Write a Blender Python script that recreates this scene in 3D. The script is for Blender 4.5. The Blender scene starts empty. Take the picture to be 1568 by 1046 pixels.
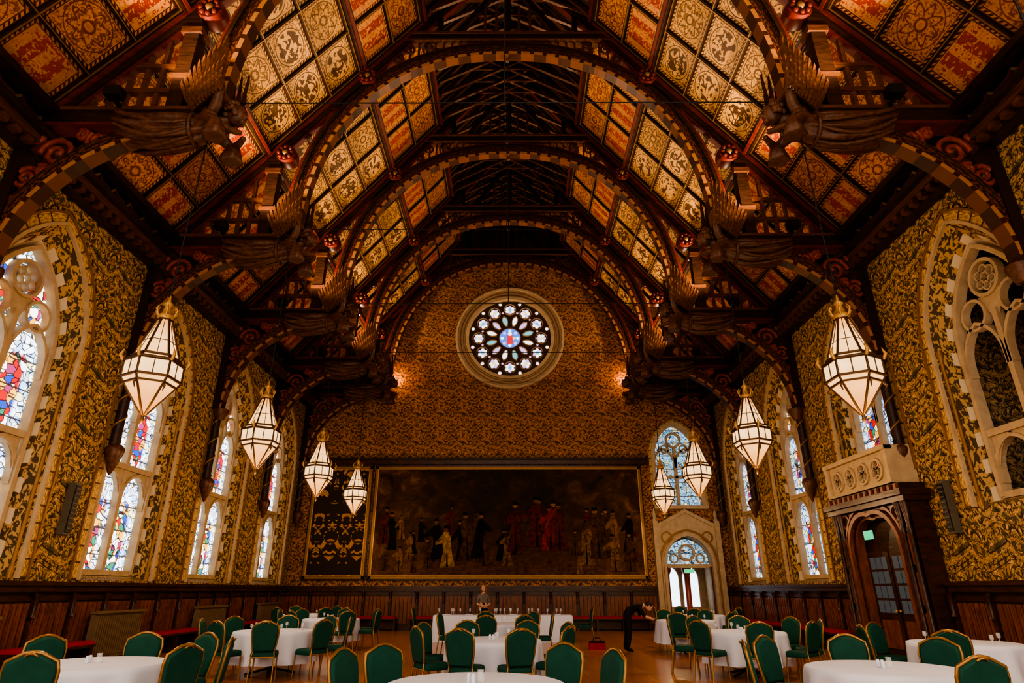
import bpy, math, random
from mathutils import Vector, Matrix
from mathutils.geometry import tessellate_polygon
random.seed(7)
pi=math.pi; sin=math.sin; cos=math.cos
SC=bpy.context.scene
try:
    SC.view_settings.view_transform='AgX'; SC.view_settings.look='AgX - High Contrast'; SC.view_settings.exposure=0.25
except Exception as e: print(e)

# ---------------------------------------------------------------- materials
class N:
    def __init__(s,name,rough=.6,spec=.3,col=None,metal=0):
        s.mat=bpy.data.materials.new(name); s.mat.use_nodes=True
        s.nt=s.mat.node_tree; s.b=[n for n in s.nt.nodes if n.type=='BSDF_PRINCIPLED'][0]
        s.b.inputs['Roughness'].default_value=rough
        s.b.inputs['Specular IOR Level'].default_value=spec
        s.b.inputs['Metallic'].default_value=metal
        if col is not None: s.inp(s.b.inputs['Base Color'],col)
    def new(s,t): return s.nt.nodes.new(t)
    def inp(s,i,v):
        if isinstance(v,bpy.types.NodeSocket): s.nt.links.new(v,i)
        elif isinstance(v,(tuple,list)):
            i.default_value=(*v,1.0) if len(v)==3 and len(i.default_value)==4 else v
        else: i.default_value=v
    def m(s,op,a,b=0.0,c=None,clamp=False):
        n=s.new('ShaderNodeMath'); n.operation=op; n.use_clamp=clamp
        s.inp(n.inputs[0],a); s.inp(n.inputs[1],b)
        if c is not None: s.inp(n.inputs[2],c)
        return n.outputs[0]
    def sep(s,v):
        n=s.new('ShaderNodeSeparateXYZ'); s.inp(n.inputs[0],v); return n.outputs
    def comb(s,x,y,z=0.0):
        n=s.new('ShaderNodeCombineXYZ'); s.inp(n.inputs[0],x); s.inp(n.inputs[1],y); s.inp(n.inputs[2],z); return n.outputs[0]
    def tc(s,k='Object'): return s.new('ShaderNodeTexCoord').outputs[k]
    def noise(s,vec,scale,detail=2,rough=.5,dist=0,out='Fac'):
        n=s.new('ShaderNodeTexNoise'); s.inp(n.inputs['Vector'],vec); s.inp(n.inputs['Scale'],scale)
        n.inputs['Detail'].default_value=detail; n.inputs['Roughness'].default_value=rough; n.inputs['Distortion'].default_value=dist
        return n.outputs[out]
    def vor(s,vec,scale,feature='F1',out='Distance',rnd=1):
        n=s.new('ShaderNodeTexVoronoi'); n.feature=feature; s.inp(n.inputs['Vector'],vec); s.inp(n.inputs['Scale'],scale)
        n.inputs['Randomness'].default_value=rnd
        return n.outputs[out]
    def mix(s,f,a,b,bt='MIX'):
        n=s.new('ShaderNodeMix'); n.data_type='RGBA'; n.blend_type=bt
        s.inp(n.inputs[0],f); s.inp(n.inputs[6],a); s.inp(n.inputs[7],b); return n.outputs[2]
    def ramp(s,f,stops,const=False):
        n=s.new('ShaderNodeValToRGB'); r=n.color_ramp
        if const: r.interpolation='CONSTANT'
        while len(r.elements)<len(stops): r.elements.new(.5)
        for e,(p,c) in zip(r.elements,stops): e.position=p; e.color=(*c,1)
        s.inp(n.inputs[0],f); return n.outputs[0]
    def step(s,x,t,w=.01):
        n=s.new('ShaderNodeMapRange'); s.inp(n.inputs[0],x); n.inputs[1].default_value=t-w; n.inputs[2].default_value=t+w
        return n.outputs[0]
    def line(s,x,t,w,sf=.01): return s.m('SUBTRACT',1.0,s.step(s.m('ABSOLUTE',s.m('SUBTRACT',x,t)),w,sf))
    def base(s,c): s.inp(s.b.inputs['Base Color'],c); return s
    def emit(s,c,k): s.inp(s.b.inputs['Emission Color'],c); s.inp(s.b.inputs['Emission Strength'],k); return s
    def bump(s,h,st=.3,d=.02):
        n=s.new('ShaderNodeBump'); n.inputs['Strength'].default_value=st; n.inputs['Distance'].default_value=d
        s.inp(n.inputs['Height'],h); s.nt.links.new(n.outputs[0],s.b.inputs['Normal']); return s

def plain(name,col,rough=.6,spec=.3,metal=0,var=.25,scale=6):
    n=N(name,rough,spec,metal=metal); f=n.noise(n.tc(),scale,3)
    d=tuple(c*(1-var) for c in col); l=tuple(min(1,c*(1+var)) for c in col)
    n.base(n.mix(f,d,l)); return n.mat
def wood(name,a,b,rough=.45,scale=(1,1,8),spec=.35):
    n=N(name,rough,spec); x,y,z=n.sep(n.tc())
    v=n.comb(n.m('MULTIPLY',x,scale[0]),n.m('MULTIPLY',y,scale[1]),n.m('MULTIPLY',z,scale[2]))
    f=n.noise(v,3,4,.6,.6); n.base(n.ramp(f,[(.3,a),(.7,b)])); n.bump(f,.2); return n.mat

def wallpaper(name,axis,base1,base2,dark,acc,tile=1.1,strength=1.0,w1=.030):
    n=N(name,.65,.2); o=n.sep(n.tc()); u=o[axis]; v=o[2]
    pu=n.m('PINGPONG',u,tile/2)
    pv=n.m('MODULO',n.m('ADD',v,n.m('MULTIPLY',n.m('PINGPONG',n.m('ADD',u,tile/4),tile/2),.35)),tile*1.25)
    vec=n.comb(pu,pv,0.0)
    a=n.noise(vec,3.4/tile,2,.5,1.6)
    l1=n.line(a,.5,w1,.010)
    b=n.noise(vec,7.5/tile,2,.5,1.0)
    leaf=n.step(b,.55,.015)
    c=n.noise(n.comb(pu,pv,3.7),5.0/tile,1,.5,1.2)
    l2=n.line(c,.47,w1*.7,.01)
    l3=n.line(c,.60,w1*.5,.01)
    fine=n.line(n.noise(vec,13/tile,2,.5,1.2),.5,.035,.01)
    big=n.noise(n.tc(),.6,2)
    col=n.mix(big,base1,base2)
    col=n.mix(n.m('MULTIPLY',fine,.65),col,tuple(q*.35 for q in base2))
    col=n.mix(n.m('MULTIPLY',leaf,.80*strength),col,dark)
    col=n.mix(n.m('MULTIPLY',l2,.85*strength),col,acc)
    col=n.mix(n.m('MULTIPLY',l3,.9),col,tuple(min(1,k*1.35) for k in base1))
    col=n.mix(n.m('MULTIPLY',l1,.95*strength),col,dark)
    n.base(col); return n.mat

def panelmat(name,bg,ink,ink2,kind):
    n=N(name,.5,.3); u,v,_=n.sep(n.tc('UV'))
    cell=n.comb(n.m('FLOOR',u),n.m('FLOOR',v))
    w=n.new('ShaderNodeTexWhiteNoise'); n.inp(w.inputs[0],cell); r=w.outputs['Value']
    fu=n.m('SUBTRACT',n.m('FRACT',u),.5); fv=n.m('SUBTRACT',n.m('FRACT',v),.5)
    au=n.m('ABSOLUTE',fu); av=n.m('ABSOLUTE',fv)
    rad=n.m('SQRT',n.m('ADD',n.m('MULTIPLY',fu,fu),n.m('MULTIPLY',fv,fv)))
    ang=n.m('ARCTAN2',fv,fu)
    edge=n.m('MAXIMUM',au,av)
    border=n.m('MAXIMUM',n.line(edge,.405,.008,.004),n.step(edge,.455,.004))
    chk=n.m('MULTIPLY',n.m('MULTIPLY',n.step(edge,.413,.004),n.m('SUBTRACT',1.0,n.step(edge,.455,.004))),n.m('GREATER_THAN',n.m('FRACT',n.m('MULTIPLY',n.m('ADD',fu,fv),11.0)),.5))
    z=n.m('MULTIPLY',r,20.0)
    inner=n.m('SUBTRACT',1.0,n.step(edge,.385,.006))
    fine=n.m('MULTIPLY',n.step(n.noise(n.comb(au,av,n.m('ADD',z,4.0)),26,2,.5,1.2),.55,.03),inner)
    if kind=='beast':
        a=n.noise(n.comb(fu,fv,z),6.5,2,.5,1.2)
        t=n.m('ADD',.46,n.m('MULTIPLY',rad,.12))
        blob=n.m('MULTIPLY',n.m('GREATER_THAN',a,t),n.m('SUBTRACT',1.0,n.step(rad,.32,.02)))
        corner=n.m('MULTIPLY',fine,n.step(rad,.36,.01))
        ring=n.line(rad,.36,.010,.004)
        pat=n.m('MAXIMUM',n.m('MAXIMUM',blob,n.m('MULTIPLY',corner,.8)),ring)
    elif kind=='text':
        bars=n.line(n.m('FRACT',n.m('MULTIPLY',fu,3.0)),.5,.28,.02)
        cut=n.step(n.noise(n.comb(fu,fv,z),17,1,.5,.5),.42,.02)
        a=n.noise(n.comb(au,fv,z),15,2,.5,1.4)
        pat=n.m('MULTIPLY',n.m('MAXIMUM',n.m('MULTIPLY',bars,cut),n.step(a,.60,.02)),inner)
    else:
        pet=n.m('ADD',.25,n.m('MULTIPLY',n.m('COSINE',n.m('MULTIPLY',ang,8.0)),.06))
        p1=n.m('MAXIMUM',n.m('SUBTRACT',1.0,n.step(n.m('ABSOLUTE',n.m('SUBTRACT',rad,pet)),.020,.006)),n.line(rad,.36,.010,.004))
        hub=n.line(rad,.09,.02,.006)
        a=n.noise(n.comb(au,av,z),13,2,.5,1.6); p2=n.m('MULTIPLY',n.step(a,.54,.02),inner)
        pat=n.m('MAXIMUM',n.m('MAXIMUM',p1,hub),n.m('MULTIPLY',p2,.85))
    col=n.mix(n.m('MULTIPLY',r,.7),bg,tuple(c*.55 for c in bg))
    col=n.mix(n.m('MULTIPLY',fine,.35),col,ink)
    col=n.mix(n.m('MULTIPLY',pat,.92),col,ink); col=n.mix(n.m('MAXIMUM',border,chk),col,ink2)
    n.base(col); return n.mat

def stained(name,k=3.0,tint=(.80,.88,1.0),figs=True,amount=1.0):
    n=N(name,.4,.3); u,v,_=n.sep(n.tc('UV')); fx=n.m('SUBTRACT',n.m('FRACT',u),.5)
    vec=n.comb(u,n.m('MULTIPLY',v,1.0),0.0)
    vec2=n.comb(n.m('ADD',u,n.m('MULTIPLY',n.noise(vec,3,2),.5)),n.m('MULTIPLY',v,.9),0.0)
    cellc=n.vor(vec2,6.5,'F1','Color'); rr=n.sep(cellc)[0]; r2=n.sep(cellc)[1]
    edge=n.vor(vec2,6.5,'DISTANCE_TO_EDGE')
    colr=n.ramp(rr,[(0,(.45,.01,.01)),(.16,(.9,.78,.6)),(.32,(.02,.06,.35)),(.44,(.75,.36,.04)),(.60,(.9,.85,.7)),(.70,(.03,.18,.10)),(.80,(.30,.04,.12)),(.88,(.9,.85,.8))],True)
    pale=n.ramp(r2,[(0,tint),(.45,tuple(c*.6 for c in tint)),(.62,(.80,.68,.32)),(.72,tint),(.82,(.35,.52,.85)),(.93,(.4,.4,.38))],True)
    wob=n.noise(n.comb(n.m('FLOOR',u),n.m('MULTIPLY',v,1.0),1.0),2.2,2)
    vm=n.m('ABSOLUTE',n.m('SUBTRACT',n.m('FRACT',n.m('DIVIDE',v,2.3)),.45))
    mask=n.m('MULTIPLY',n.m('SUBTRACT',1.0,n.step(n.m('ABSOLUTE',fx),.28,.05)),n.m('SUBTRACT',1.0,n.step(n.m('ADD',vm,n.m('MULTIPLY',wob,.1)),.42,.02)))
    if not figs: mask=n.step(n.noise(vec,3),.60,.02)
    col=n.mix(n.m('MULTIPLY',mask,amount),pale,colr)
    bord=n.step(n.m('ABSOLUTE',fx),.42,.01); bc=n.mix(n.step(n.m('FRACT',n.m('MULTIPLY',v,4.0)),.5,.02),(.85,.8,.6),(.15,.30,.5))
    col=n.mix(n.m('MULTIPLY',bord,.7),col,bc)
    lead=n.m('SUBTRACT',1.0,n.step(edge,.05,.01))
    sad=n.m('GREATER_THAN',n.m('ABSOLUTE',n.m('SUBTRACT',n.m('FRACT',n.m('MULTIPLY',v,1.7)),.5)),.475)
    col=n.mix(n.m('MULTIPLY',n.m('MAXIMUM',lead,sad),.95),col,(.01,.01,.015))
    n.base((.02,.02,.02)); n.emit(col,k); return n.mat

M={}
M['wp_side']=wallpaper('wallpaper_side',1,(.50,.315,.135),(.37,.21,.080),(.030,.020,.010),(.055,.075,.050),1.0)
M['wp_back']=wallpaper('wallpaper_back',0,(.46,.205,.062),(.36,.145,.038),(.045,.020,.008),(.16,.12,.04),1.05,1.0,.030)
M['timber']=wood('dark_timber',(.012,.006,.004),(.048,.019,.010),.45)
M['timber2']=wood('brown_timber',(.055,.021,.010),(.15,.055,.022),.42)
M['red']=wood('red_painted_timber',(.075,.013,.009),(.17,.025,.014),.45)
M['scroll']=wood('red_scrollwork',(.14,.022,.010),(.30,.055,.022),.45,(4,4,4))
n=N('arch_painted_edge',.45,.3); u,v,_=n.sep(n.tc('UV'))
st=n.m('GREATER_THAN',n.m('FRACT',n.m('MULTIPLY',u,2.6)),.30); st2=n.noise(n.comb(u,v),14,2)
n.base(n.mix(st,(.05,.016,.008),n.mix(st2,(.20,.075,.022),(.50,.24,.08)))); M['edge']=n.mat
n=N('arch_soffit',.45,.3); u,v,_=n.sep(n.tc('UV'))
st=n.m('GREATER_THAN',n.m('FRACT',n.m('MULTIPLY',u,1.3)),.5)
n.base(n.mix(st,(.045,.018,.009),(.12,.045,.018))); M['soffit']=n.mat
n=N('arch_carved_side',.45,.3); u,v,_=n.sep(n.tc('UV'))
f=n.noise(n.comb(n.m('PINGPONG',u,.4),v),9,2,.5,1.5); st=n.step(f,.53,.03)
n.base(n.mix(st,(.028,.011,.006),(.17,.047,.018))); n.bump(f,.5,.04); M['arch']=n.mat
M['carve']=wood('carved_oak',(.045,.018,.009),(.14,.054,.022),.42,(4,4,4))
M['wing']=wood('wing_oak',(.042,.017,.008),(.135,.054,.023),.45,(4,4,4))
M['plank']=wood('roof_boards',(.045,.020,.010),(.13,.060,.027),.6,(2,6,2))
M['p_beast']=panelmat('roof_panel_beasts',(.72,.41,.14),(.045,.020,.009),(.06,.022,.010),'beast')
M['p_text']=panelmat('roof_panel_lettering',(.66,.31,.10),(.28,.026,.011),(.08,.018,.009),'text')
M['p_flower']=panelmat('roof_panel_flowers',(.60,.26,.065),(.14,.030,.011),(.06,.018,.009),'flower')
M['p_flower2']=panelmat('roof_panel_foliage',(.68,.37,.11),(.07,.033,.012),(.06,.022,.010),'flower')
M['gold']=plain('gilt',(.50,.28,.08),.4,.4,.3)
M['golddark']=plain('dull_gilt',(.25,.13,.04),.45,.4,.3)
M['stone']=plain('warm_stone',(.42,.31,.19),.7,.2,0,.3,5)
M['doorstone']=plain('doorcase_stone',(.40,.31,.20),.7,.2,0,.3,5)
M['stone_dk']=plain('dark_stone',(.08,.045,.025),.7)  # dark brown stone for the rose window backing and window niche
n=N('quoin_reveal',.6,.2); o=n.sep(n.tc('UV'));
q=n.m('GREATER_THAN',n.m('FRACT',n.m('MULTIPLY',o[0],1.7)),.5); q2=n.m('GREATER_THAN',o[1],n.m('ADD',.50,n.m('MULTIPLY',q,.22)))
f=n.step(n.noise(n.comb(o[0],o[1]),7,2,.5,1.2),.50,.02)
n.base(n.mix(q2,n.mix(f,(.42,.26,.10),(.07,.045,.02)),(.54,.44,.30))); M['quoin']=n.mat
n=N('gilt_voussoir_band',.5,.3); o=n.sep(n.tc('UV'))
f=n.step(n.noise(n.comb(n.m('PINGPONG',o[0],.16),o[1]),8,2,.5,1),.5,.02); l=n.m('LESS_THAN',n.m('FRACT',n.m('MULTIPLY',o[0],3.0)),.12)
n.base(n.mix(n.m('MAXIMUM',l,n.m('MULTIPLY',f,.7)),(.62,.40,.14),(.10,.05,.018))); M['vouss']=n.mat
M['glass']=stained('stained_glass',2.6)
M['glass2']=stained('stained_glass_dim',1.5,(.50,.68,1.0))
M['glass_pale']=stained('pale_leaded_glass',1.0,(.30,.60,.80),False,.2)
def emis(name,c,k):
    n=N(name); f=n.noise(n.tc(),8,2); n.base((.02,.02,.02)); n.emit(n.mix(f,tuple(x*.75 for x in c),c),k); return n.mat
M['g_white']=emis('rose_glass_white',(.95,.86,.92),1.6); M['g_yel']=emis('rose_glass_yellow',(.9,.75,.30),1.3)
M['g_blue']=emis('rose_glass_blue',(.08,.22,.8),1.3); M['g_red']=emis('rose_glass_red',(.75,.04,.05),1.2); M['g_teal']=emis('rose_glass_teal',(.15,.5,.6),1.2); M['g_lil']=emis('rose_glass_lilac',(.62,.40,.80),1.4)
n=N('lantern_opal_glass',.4,.4); x,y,z=n.sep(n.tc()); f=n.noise(n.tc(),5,2)
c=n.ramp(n.m('DIVIDE',z,1.7),[(0,(.70,.22,.045)),(.28,(1,.50,.18)),(.45,(1,.68,.34)),(.58,(1,.55,.22)),(.75,(1,.60,.27)),(1,(.75,.26,.06))])
n.base((.02,.02,.02)); n.emit(n.mix(f,n.mix(.5,c,(.4,.17,.045)),c),1.65); M['lantern']=n.mat
M['bronze']=plain('lantern_bronze',(.09,.045,.018),.4,.5,.5)
M['iron']=plain('black_iron',(.02,.018,.016),.5,.4,.3)
M['white']=plain('white_tablecloth',(.62,.66,.80),.8,.1,0,.06,3)
M['green']=plain('green_upholstery',(.008,.062,.045),.7,.2,0,.3,8)
M['cgold']=plain('chair_gold_frame',(.30,.165,.055),.35,.5,.6)
M['redcush']=plain('red_cushion',(.36,.012,.012),.7,.2)
M['rad']=plain('radiator_paint',(.16,.11,.065),.5,.3)
M['black']=plain('black_cloth',(.012,.012,.015),.8,.2)
M['grey']=plain('speaker_grey',(.10,.085,.06),.6,.3)
M['skin']=plain('skin',(.55,.32,.22),.55,.3,0,.08)
M['hair']=plain('blond_hair',(.20,.10,.04),.6,.3)
M['hairdk']=plain('dark_hair',(.03,.018,.01),.6,.3)
M['exit']=emis('exit_sign_green',(.05,.7,.3),1.0)
M['daylight']=emis('daylight_pane',(.75,.86,1.0),2.6)
M['pink']=plain('red_granite',(.40,.09,.06),.3,.5)
M['bulb']=emis('spot_bulb',(1,.6,.25),25)
n=N('clear_glass',.05,.5); n.base((.75,.8,.85)); n.b.inputs['Alpha'].default_value=.30; M['clear']=n.mat
n=N('parquet_floor',.22,.5); b=n.new('ShaderNodeTexBrick'); x,y,z=n.sep(n.tc()); n.inp(b.inputs['Vector'],n.comb(y,x,0.0))
b.inputs['Scale'].default_value=1.0; b.inputs['Brick Width'].default_value=1.4; b.inputs['Row Height'].default_value=.11; b.inputs['Mortar Size'].default_value=.004
n.inp(b.inputs['Color1'],(.50,.22,.080)); n.inp(b.inputs['Color2'],(.38,.16,.055)); n.inp(b.inputs['Mortar'],(.12,.05,.018))
n.base(n.mix(n.m('MULTIPLY',n.noise(n.tc(),2,4),.4),b.outputs[0],(.26,.10,.035))); M['floor']=n.mat
M['wains']=wood('red_oak_wainscot',(.095,.030,.013),(.24,.078,.031),.36,(3,3,1))
M['wains_dk']=wood('dark_oak_trim',(.022,.009,.005),(.075,.026,.012),.33,(1,1,3))
n=N('mural_canvas',.6,.12); o=n.sep(n.tc()); v=n.comb(o[0],n.m('MULTIPLY',o[2],1.3),0.0)
f=n.noise(v,1.1,5,.65,.8); g=n.noise(v,5,4,.7)
low=n.m('SUBTRACT',1.0,n.step(o[2],3.3,1.0))
side=n.step(n.m('ABSOLUTE',o[0]),3.0,1.5)
c=n.ramp(f,[(.3,(.014,.007,.004)),(.52,(.060,.027,.010)),(.75,(.20,.095,.028))])
c=n.mix(n.m('MULTIPLY',n.m('SUBTRACT',1.0,side),.75),c,(.016,.008,.005))
c=n.mix(n.m('MULTIPLY',low,n.m('MULTIPLY',n.step(g,.5,.2),.6)),c,(.20,.078,.022)); n.base(c); M['mural']=n.mat
n=N('side_mural_canvas',.6,.15); o=n.sep(n.tc()); v=n.comb(n.m('PINGPONG',o[0],.58),o[2],0.0)
f=n.noise(v,3.4,3,.5,1.4); e=n.vor(v,4.2,'F1','Color'); s_=n.sep(e)[0]
n.base(n.mix(n.m('MULTIPLY',n.m('GREATER_THAN',s_,.45),n.step(f,.53,.02)),(.03,.017,.010),(.40,.20,.05))); M['mural2']=n.mat

# ---------------------------------------------------------------- mesh builder
class MB:
    def __init__(s): s.v=[];s.f=[];s.mi=[];s.sm=[];s.uv=[];s.mats=[];s.T=Matrix.Identity(4)
    def mat(s,k):
        m=M[k]
        if m not in s.mats: s.mats.append(m)
        return s.mats.index(m)
    def add(s,vs,fs,k,smooth=False,uvs=None):
        o=len(s.v); s.v+= [tuple(s.T@Vector(p)) for p in vs]; i=s.mat(k)
        for n_,f in enumerate(fs):
            s.f.append([o+j for j in f]); s.mi.append(i); s.sm.append(smooth)
            s.uv.append([uvs[j] for j in f] if uvs is not None else [(0,0)]*len(f))
    def box(s,x0,x1,y0,y1,z0,z1,k,R=None):
        vs=[(x,y,z) for z in(z0,z1) for y in(y0,y1) for x in(x0,x1)]
        if R is not None: vs=[tuple(R@Vector(p)) for p in vs]
        s.add(vs,[(0,2,3,1),(4,5,7,6),(0,1,5,4),(2,6,7,3),(0,4,6,2),(1,3,7,5)],k)
    def bar(s,a,b,w,h,k,up=(0,0,1)):
        a=Vector(a);b=Vector(b);d=(b-a);L=d.length; d.normalize(); up=Vector(up)
        sd=d.cross(up)
        if sd.length<1e-4: sd=d.cross(Vector((0,1,0)))
        sd.normalize(); up=sd.cross(d)
        R=Matrix((( d.x,sd.x,up.x,a.x),(d.y,sd.y,up.y,a.y),(d.z,sd.z,up.z,a.z),(0,0,0,1)))
        s.box(0,L,-w/2,w/2,-h/2,h/2,k,R)
    def band(s,pts,a,b,y0,y1,k,closed=False,ky=None):
        n=len(pts); vs=[];uv=[];L=0
        for i,p in enumerate(pts):
            p0=pts[i-1] if (i>0 or closed) else p; p1=pts[(i+1)%n] if (i<n-1 or closed) else p
            tx,tz=p1[0]-p0[0],p1[1]-p0[1]; l=math.hypot(tx,tz) or 1; nx,nz=-tz/l,tx/l
            if i: L+=math.hypot(p[0]-pts[i-1][0],p[1]-pts[i-1][1])
            for (o,y,w) in((a,y0,0),(b,y0,1),(b,y1,1),(a,y1,0)):
                vs.append((p[0]+nx*o,y,p[1]+nz*o)); uv.append((L,w))
        f1=[];f2=[]
        for i in range(n if closed else n-1):
            j=(i+1)%n
            for q in range(4):
                r=(q+1)%4; (f1 if q in(0,2) else f2).append((4*i+q,4*j+q,4*j+r,4*i+r))
        if not closed: f1+= [(0,1,2,3),(4*n-4,4*n-1,4*n-2,4*n-3)]
        s.add(vs,f1,k,False,uv); s.add(vs,f2,ky or k,False,uv)
    def tube(s,pts,r,k,n=6,caps=True):
        pts=[Vector(p) for p in pts]; m=len(pts); vs=[]
        rs=r if isinstance(r,(list,tuple)) else [r]*m
        ref=Vector((0.123,1,0.05))
        for i,p in enumerate(pts):
            t=(pts[min(i+1,m-1)]-pts[max(i-1,0)]).normalized(); rf=ref if abs(t.dot(ref.normalized()))<.95 else Vector((1,0,0.1))
            a=t.cross(rf).normalized(); b=t.cross(a)
            for j in range(n): vs.append(tuple(p+(a*cos(2*pi*j/n)+b*sin(2*pi*j/n))*rs[i]))
        fs=[(i*n+j,i*n+(j+1)%n,(i+1)*n+(j+1)%n,(i+1)*n+j) for i in range(m-1) for j in range(n)]
        s.add(vs,fs,k,True)
        if caps: s.add(vs,[tuple(range(n)),tuple(range((m-1)*n,m*n))],k)
    def lathe(s,prof,k,c=(0,0,0),n=16,R=None,smooth=True,ph=0,wav=None,sx=1,sy=1):
        vs=[]
        for (r,z) in prof:
            for j in range(n):
                a=2*pi*j/n+ph; rr=r*(1+(wav(a,z) if wav else 0)); p=Vector((rr*cos(a)*sx,rr*sin(a)*sy,z))
                if R is not None: p=R@p
                vs.append((p.x+c[0],p.y+c[1],p.z+c[2]))
        m=len(prof)
        fs=[(i*n+j,i*n+(j+1)%n,(i+1)*n+(j+1)%n,(i+1)*n+j) for i in range(m-1) for j in range(n)]
        s.add(vs,fs,k,smooth); s.add(vs,[tuple(range(n)),tuple(range((m-1)*n,m*n))],k)
    def ball(s,c,rx,ry,rz,k,n=12,m=8):
        prof=[(max(1e-3,sin(pi*i/m)),-cos(pi*i/m)) for i in range(m+1)]
        s.lathe(prof,k,c,n,Matrix.Diagonal((rx,ry,rz)))
    def poly(s,pts,k,y=0,holes=(),uvf=None,mp=None):
        loops=[[Vector((p[0],p[1],0)) for p in pts]]+[[Vector((p[0],p[1],0)) for p in h] for h in holes]
        flat=[p for l in loops for p in l]; tri=tessellate_polygon(loops)
        vs=[(p.x,y,p.y) if mp is None else mp(p.x,p.y) for p in flat]
        s.add(vs,[tuple(t) for t in tri],k,False,[(uvf(p.x,p.y) if uvf else (p.x,p.y)) for p in flat])
    def stitch(s,A,B,ya,yb,k,closed=True):
        n=len(A); vs=[(p[0],ya,p[1]) for p in A]+[(p[0],yb,p[1]) for p in B]; L=0
        Ls=[]
        for i in range(n):
            if i: L+=math.hypot(A[i][0]-A[i-1][0],A[i][1]-A[i-1][1])
            Ls.append(L)
        uv=[(l,0) for l in Ls]+[(l,1) for l in Ls]
        s.add(vs,[(i,(i+1)%n,n+(i+1)%n,n+i) for i in range(n if closed else n-1)],k,False,uv)
    def mesh(s,name):
        me=bpy.data.meshes.new(name); me.from_pydata(s.v,[],s.f)
        for m in s.mats: me.materials.append(m)
        me.polygons.foreach_set('material_index',s.mi); me.polygons.foreach_set('use_smooth',s.sm)
        u=me.uv_layers.new(name='UVMap'); fl=[]
        for f in s.uv:
            for c in f: fl+= [c[0],c[1]]
        u.data.foreach_set('uv',fl); me.update(); return me
    def obj(s,name,loc=(0,0,0),rz=0,parent=None): return place(s.mesh(name),name,loc,rz,parent)
def place(me,name,loc=(0,0,0),rz=0,parent=None,sc=None):
    o=bpy.data.objects.new(name,me); SC.collection.objects.link(o); o.location=loc; o.rotation_euler=(0,0,rz)
    if sc: o.scale=sc
    if parent: o.parent=parent
    return o
def empty(name,loc=(0,0,0),rz=0):
    o=bpy.data.objects.new(name,None); SC.collection.objects.link(o); o.location=loc; o.rotation_euler=(0,0,rz); o.empty_display_size=.2; return o

def arch(w,zb,zs,za,n=10,cx=0):
    h=za-zs; c=(h*h-w*w/4)/w; R=w/2+c; c=max(c,-w/4)
    pts=[(cx-w/2,zb)]; th=math.atan2(h,c) if c else pi/2
    half=[]
    for i in range(n+1):
        t=th*i/n; half.append((c-R*cos(t),zs+R*sin(t)))
    half[-1]=(0,za)
    pts+=[(cx+x,z) for x,z in half]+[(cx-x,z) for x,z in reversed(half[:-1])]+[(cx+w/2,zb)]
    return pts
def circ(cx,cz,r,n=24,ph=0): return [(cx+r*cos(2*pi*i/n+ph),cz+r*sin(2*pi*i/n+ph)) for i in range(n)]

# ---------------------------------------------------------------- dimensions
HW=9.2; BY=27.0; WT=9.8; SL=1.25; RZ=WT+HW*SL
TY=[.25,4.8,9.35,13.9,18.45,23.0]; ENDY=26.75; Y0=-1.5
bays=[2.3,6.6,10.85,15.4,20.0,24.65]

mb=MB(); mb.box(-HW-.8,HW+.8,Y0,BY+.3,-.2,0,'floor'); mb.obj('floor')
# ------------------------------------------------------- side walls + windows
def wallside(side):
    mb=MB(); holes=[]
    for i,y in enumerate(bays):
        zb=1.70
        if side>0 and i==3: zb=4.0
        if side>0 and i==2: zb=3.0
        holes.append(arch(2.75,zb,6.2,8.55,10,y))
    outer=[(Y0,0),(BY,0),(BY,WT),(Y0,WT)]
    mb.poly(outer,'wp_side',0,holes,mp=lambda u,z:(side*HW,u,z))
    mb.box(side*HW,side*(HW+.55),Y0,Y0+.02,0,WT,'wp_side'); mb.box(side*HW,side*(HW+.9),Y0,BY,WT,WT+.1,'timber')
    mb.obj('wall_left' if side<0 else 'wall_right')
wallside(-1); wallside(1)

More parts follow.
